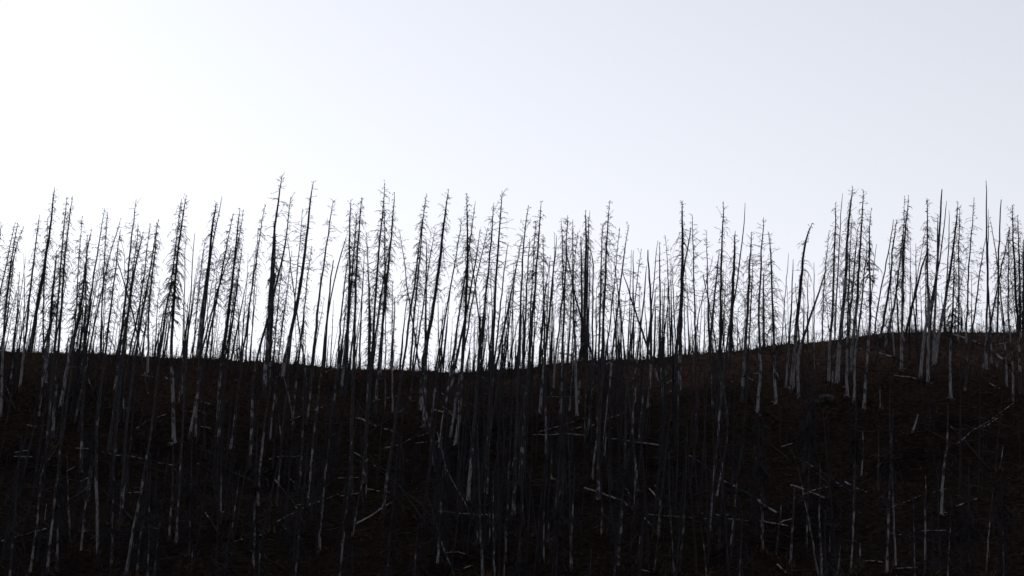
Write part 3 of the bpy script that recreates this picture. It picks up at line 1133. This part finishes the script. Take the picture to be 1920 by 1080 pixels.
# grass and litter banked against the feet of the trunks
fb = np.concatenate([np.repeat(np.array([t['base'] for t in trees if t.get('behind') is None]), 16, 0)])
fb = fb + np.stack([rng.normal(0, 0.38, len(fb)), rng.normal(-0.2, 0.35, len(fb)), np.zeros(len(fb))], -1)
fb[:, 2] = ground(fb[:, 0], fb[:, 1])
fd = rng.normal(0, 0.7, fb.shape); fd[:, 2] = np.abs(fd[:, 2]) + 0.8
fs = np.stack([rng.normal(0, 1, len(fb)), rng.normal(0, 1, len(fb)), np.zeros(len(fb))], -1) * rng.uniform(0.03, 0.08, (len(fb), 1))
fh = rng.uniform(0.2, 0.6, (len(fb), 1))
V = np.stack([fb - fs - [0, 0, 0.05], fb + fs - [0, 0, 0.05], fb + fd * fh], 1).reshape(-1, 3)
o = link('trunk_foot_grass', mesh('trunk_foot_grass', V, np.zeros((0, 4)), np.arange(len(V)).reshape(-1, 3), M_GRASS, False))
o['kind'] = 'stuff'
o['label'] = 'tufts of dry grass banked against the feet of the trunks'

# thin dead trees past the few hundred that show largest: between the ridge trunks, and a twiggy thicket low on the slope
def thin_forest(name, label, n, y_rng, h_rng, r_rng, nl, limb_len, twigs, side, bias=0.0):
    geo = []
    for i in range(n):
        y = rnd.uniform(*y_rng); q = rnd.uniform(0, 1)
        if rnd.random() < bias and q > 0.66:             # fewer on the open knoll
            q *= 0.66
        x = (2 * q - 1) * side * y
        z = float(ground(x, y)); h = rnd.uniform(*h_rng)
        if y < RIDGE_Y:
            h = min(h, (RIDGE_Y - y) * SLOPE_T + rnd.uniform(5, 11))
        u = np.linspace(0, 1, 8)
        ln = rnd.gauss(0.10 - 0.12 * (x / y + 0.23) / 0.46, 0.06)
        P = np.stack([x + ln * h * u + rng.normal(0, 0.03, 8), y + rnd.gauss(0, 0.03) * h * u, z - 0.3 + h * u], -1)
        geo.append(tubes(P[None], (rnd.uniform(*r_rng) * (1 - 0.85 * u))[None], 5))
        zz = rng.uniform(0.12, 0.99, nl) * 7; i0 = np.clip(zz.astype(int), 0, 6); fr = (zz - i0)[:, None]
        lp = limb_paths(P[i0] * (1 - fr) + P[i0 + 1] * fr, rng.uniform(0, 6.28, nl), rng.uniform(*limb_len, nl) * (0.25 + 0.75 * np.minimum((7 - zz) / 3, 1)),
                        rng.normal(0.0, 0.3, nl), rng.uniform(0.2, 0.7, nl), np.zeros(nl))
        geo.append(tubes(lp[:, [0, 2, 4, 5]], 0.017 * LIMB_TAPER[None, [0, 2, 4, 5]] * np.ones((nl, 1)), 3))
        if twigs:
            tp, _ = twig_paths(lp, twigs)
            geo.append(tubes(tp, np.tile(np.array([[0.012, 0.007]]), (len(tp), 1)), 3))
    o = link(name, mesh(name, *join(geo), None, M_CROWN)); o['kind'] = 'stuff'
    o['label'] = label


thin_forest('distant_dead_forest', 'thin dead forest beyond the ridge seen between the nearer trunks', 720, (291.5, 330), (3, 14), (0.06, 0.17), 19, (0.2, 0.9), 1, 0.29, 0.4)
thin_forest('slope_dead_forest', 'dense dark thin dead trunks crowding the slope below the ridge', 310, (222, 289), (9, 20), (0.07, 0.15), 34, (0.2, 1.0), 1, 0.29, 0.85)
thin_forest('dead_thicket', 'twiggy thicket of thin dead trees covering the lower slope', 120, (205, 258), (4, 11), (0.04, 0.09), 40, (0.4, 1.6), 3, 0.29)

# ------------------------------------------------------------------ fallen logs
logs = read_table(LOGS)
for i in range(46):                                       # dim deadfall tangled low on the slope
    x, y = rnd.uniform(20, 1900), rnd.uniform(735, 1060)
    ln = rnd.uniform(40, 150)
    a = rnd.gauss(32, 12) if rnd.random() < 0.75 else rnd.gauss(-18, 10)
    dx, dy = ln * math.cos(math.radians(a)), ln * math.sin(math.radians(a))
    logs.append(dict(kind=None, w=rnd.uniform(3, 5), pts=[(x - dx / 2, y - dy / 2), (x, y + rnd.gauss(0, 2)), (x + dx / 2, y + dy / 2)], low=True, lab=None, dim=True))
for t in logs:
    P = []
    for q in t['pts']:
        p = hit(*q)
        if p is None or p[1] > 300:
            p = at(*q, RIDGE_Y + 1.0)
        P.append(p)
    P = np.array(P)
    px_m = P[:, 1].mean() * 1.03 / F
    r = 0.5 * t['w'] * 0.72 * px_m
    # a log lies straight: keep the ends, let the middle follow the photograph's bend
    P[:, 2] += r * 0.75
    Q, L = resample(P, 9)
    gz = ground(Q[:, 0], Q[:, 1]) + r * 0.45
    Q[:, 2] = np.maximum(Q[:, 2], gz)
    Q[1:-1, 2] += rng.normal(0, 0.015, 7)
    base = Q[0].copy()
    Ql = Q - base
    thin_end = 0.45 if L > 3 else 0.8
    flip = Q[0, 2] < Q[-1, 2]                             # thick end lies lower
    rr = r * np.linspace(1, thin_end, 9)
    if not flip:
        rr = rr[::-1]
    d0 = Ql[0] - Ql[1]; d0 /= np.linalg.norm(d0); d1 = Ql[-1] - Ql[-2]; d1 /= np.linalg.norm(d1)
    Pc = np.concatenate([[Ql[0] + d0 * 0.03], Ql, [Ql[-1] + d1 * 0.05]])
    Rc = np.concatenate([[0.004], rr, [0.004]])
    root = thing('fallen_log', base, 'log')
    t['obj'], t['L'] = root, L
    st = link('stem', mesh('stem', *tubes(Pc[None], Rc[None], 8), None, M_LOG), root)
    st.color = (rnd.uniform(-0.25, 0.25) if t.get('dim') else 1.0 if t['lab'] else rnd.uniform(0.65, 1.0) if t['w'] >= 5 else rnd.choice([0.3, 0.45, 0.7]), 5.0, 0, 1)
    for k in range(min(4, int(L / 1.6))):
        u = rnd.uniform(0.15, 0.9) * 8; i0 = int(u); p = Ql[i0] * (1 - u + i0) + Ql[min(i0 + 1, 8)] * (u - i0)
        d = np.array((rnd.gauss(0, 0.5), rnd.gauss(-0.3, 0.5), rnd.uniform(0.3, 1.0))); d /= np.linalg.norm(d)
        ln = rnd.uniform(0.25, 0.9)
        tp = np.stack([p, p + d * ln * 0.5, p + d * ln + [0.05, 0, 0.02]])
        link('branch_stub', mesh('branch_stub', *tubes(tp[None], np.array([[0.03, 0.022, 0.012]]) * min(1, r / 0.12 + 0.3), 4), None, M_TWIG), root)

# ------------------------------------------------------------------ boulders and shrubs
def boulder(px, py, size, label, seed):
    b = hit(px, py)
    r = np.random.default_rng(seed)
    nu, nv = 14, 9
    th = np.linspace(0, 2 * math.pi, nu, endpoint=False)[None]; ph = np.linspace(0.02, math.pi - 0.02, nv)[:, None]
    D = np.stack([np.sin(ph) * np.cos(th), np.sin(ph) * np.sin(th), np.cos(ph) * np.ones_like(th)], -1)
    rad = np.ones((nv, nu))
    for _ in range(14):                                  # chop flat facets off the ball
        c = r.normal(0, 1, 3); c /= np.linalg.norm(c)
        dd = D @ c
        rad = np.where(dd > 0.2, np.minimum(rad, r.uniform(0.68, 0.92) / np.maximum(dd, 0.2)), rad)
    rad = rad * (1 + 0.05 * r.normal(0, 1, (nv, nu)))
    V = D * rad[..., None] * np.array(size)
    i = np.arange(nv - 1)[:, None] * nu; c = np.arange(nu)[None]; d = (c + 1) % nu
    Q = np.stack([i + c, i + d, i + nu + d, i + nu + c], -1)
    o = link('boulder', mesh('boulder', V.reshape(-1, 3), Q.reshape(-1, 4)[:, ::-1], None, M_ROCK, False), None, b + [0, 0, size[2] * 0.25])
    o['label'] = label; o['category'] = 'boulder'; o['group'] = 'grey rocks on the knoll side'
    return o


boulder(1526, 758, (0.85, 0.7, 0.55), 'lower rounded grey boulder half sunk in dark grass on the knoll', 3)
boulder(1549, 755, (1.1, 0.8, 0.85), 'larger pointed grey boulder beside the rounded one on the knoll', 5)


def shrub(px, depth, h, label, seed):
    r = np.random.default_rng(seed)
    p = at(px, ridge_py(px), depth); b = np.array((p[0], depth, float(ground(p[0], depth))))
    root = thing('leafy_shrub', b, 'shrub')
    root['label'] = label; root['group'] = 'leafy shrubs on the low ridge'
    n = 9
    s = np.linspace(0, 1, 5)[None, :, None]
    d = np.stack([r.normal(0, 0.4, n), r.normal(0, 0.4, n), np.ones(n)], -1)
    P = d[:, None] * s * (h * r.uniform(0.6, 1.0, n))[:, None, None] + r.normal(0, 0.05, (n, 5, 3)) * s
    link('stem', mesh('stem', *tubes(P, np.tile(np.linspace(0.022, 0.008, 5)[None], (n, 1)), 3), None, M_CROWN), root)['kind'] = 'stuff'
    m = 110
    k = r.integers(0, n, m); u = r.uniform(0.35, 1, m) * 4; i0 = np.clip(u.astype(int), 0, 3); f = (u - i0)[:, None]
    c = P[k, i0] * (1 - f) + P[k, i0 + 1] * f + r.normal(0, 0.14, (m, 3))
    a = r.normal(0, 1, (m, 3)); a /= np.linalg.norm(a, axis=1, keepdims=True)
    e = np.cross(a, r.normal(0, 1, (m, 3))); e /= np.linalg.norm(e, axis=1, keepdims=True)
    sz = r.uniform(0.06, 0.13, m)[:, None]
    V = np.stack([c - a * sz, c + e * sz * 0.55, c + a * sz, c - e * sz * 0.55], 1).reshape(-1, 3)
    lf = link('foliage', mesh('foliage', V, np.arange(4 * m).reshape(-1, 4), None, M_LEAF, False), root); lf['kind'] = 'stuff'


shrub(411, 289.5, 2.6, 'short leafy shrub on the low ridge between two close pairs of trunks', 1)
shrub(441, 290.0, 4.2, 'tallest leafy shrub on the low ridge, filling a bright gap between trunks', 2)
shrub(452, 289.0, 2.8, 'leafy shrub at the right foot of the tallest shrub', 3)
shrub(399, 290.5, 3.2, 'thin leafy shrub just left of the short one on the low ridge', 4)

# ------------------------------------------------------------------ labels
ORD = 'first second third fourth fifth sixth seventh eighth ninth tenth eleventh twelfth'.split()
LOOK = dict(A='twiggy burnt conifer', B='sparse-limbed burnt conifer', C='bare limbless snag', P='broken-topped bare snag',
            D='drooping-limbed burnt conifer', E='bushy dead conifer')


def look(t):
    thick = 'thick' if t['w'] >= 10 else 'slim' if t['w'] >= 6.5 else 'thin'
    return thick + ' ' + LOOK[t['kind']]


def x_at(t, y):
    p = sorted(t['pts'], key=lambda q: q[1])
    return float(np.interp(y, [q[1] for q in p], [q[0] for q in p]))


def name_row(row, word):
    marks = [i for i, t in enumerate(row) if t['lab']]
    for i, t in enumerate(row):
        if t['lab']:
            t['obj']['label'] = t['lab'][0]
            continue
        m = min(marks, key=lambda k: abs(k - i))
        side = 'right' if i > m else 'left'
        t['obj']['label'] = '%s, %s %s to the %s of the %s' % (look(t), ORD[min(abs(i - m), 12) - 1], word, side, row[m]['lab'][1])


skyrow = sorted([t for t in trees if t['where'] == 'sky'], key=lambda t: x_at(t, min(600, t['pts'][-1][1])))
slrow = [t for t in trees if t['where'] == 'slope']
name_row(skyrow, 'trunk')
for t in skyrow:
    t['obj']['group'] = 'burnt trees standing along the ridge'
for t in slrow:
    t['obj']['group'] = 'dead trunks standing on the dark slope'


def spot(t):
    """where a thing lies in the photograph: a log by its middle, a slope tree by its foot"""
    return np.mean(t['pts'], axis=0) if t in logs else np.array((t['pts'][-1][0], min(t['pts'][-1][1], 1080.0)))


marks = [t for t in logs + slrow if t['lab']]
seen = {}
for t in logs + slrow:
    if t in logs:
        t['obj']['group'] = 'fallen logs lying on the slope'
    if t['lab']:
        t['obj']['label'] = t['lab'][0]
        continue
    c = spot(t)
    m = min(marks, key=lambda q: np.hypot(*(spot(q) - c)))
    dx, dy = c - spot(m)
    rel = ('right of' if dx > 0 else 'left of') if abs(dx) > 1.6 * abs(dy) else ('below' if dy > 0 else 'above') if abs(dy) > 1.6 * abs(dx) else \
        (('below' if dy > 0 else 'above') + (' right of' if dx > 0 else ' left of'))
    if t in logs:
        (xa, ya), (xb, yb) = sorted([t['pts'][0], t['pts'][-1]])
        k = (yb - ya) / max(xb - xa, 1)
        tilt = 'lying level' if abs(k) < 0.2 else 'pitched down right' if k > 0 else 'pitched down left'
        size = 'long' if t['L'] > 7 else 'short' if t['L'] < 3.5 else 'middling'
        girth = 'thick' if t['w'] >= 6 else 'slim' if t['w'] >= 4 else 'thin'
        s_ = '%s %s log %s|%s the %s' % (size, girth, tilt, rel, m['lab'][1])
    else:
        s_ = '%s %s|%s the %s' % ('short' if t['H'] < 5 else 'tall' if t['H'] > 12 else 'middling', look(t), rel, m['lab'][1])
    seen.setdefault(s_, []).append((np.hypot(dx, dy), t))
for s_, v in seen.items():
    v.sort(key=lambda q: q[0])
    a, b2 = s_.split('|')
    for k, (_, t) in enumerate(v):
        t['obj']['label'] = '%s, %s' % (a, b2) if len(v) == 1 else '%s, %s one %s' % (a, ORD[k], b2)
print('trees', len(trees), 'sky', len(skyrow), 'slope', len(slrow), 'logs', len(logs),
      'tris', sum(len(o.data.loops) - 2 * len(o.data.polygons) for o in C.objects if o.type == 'MESH'))
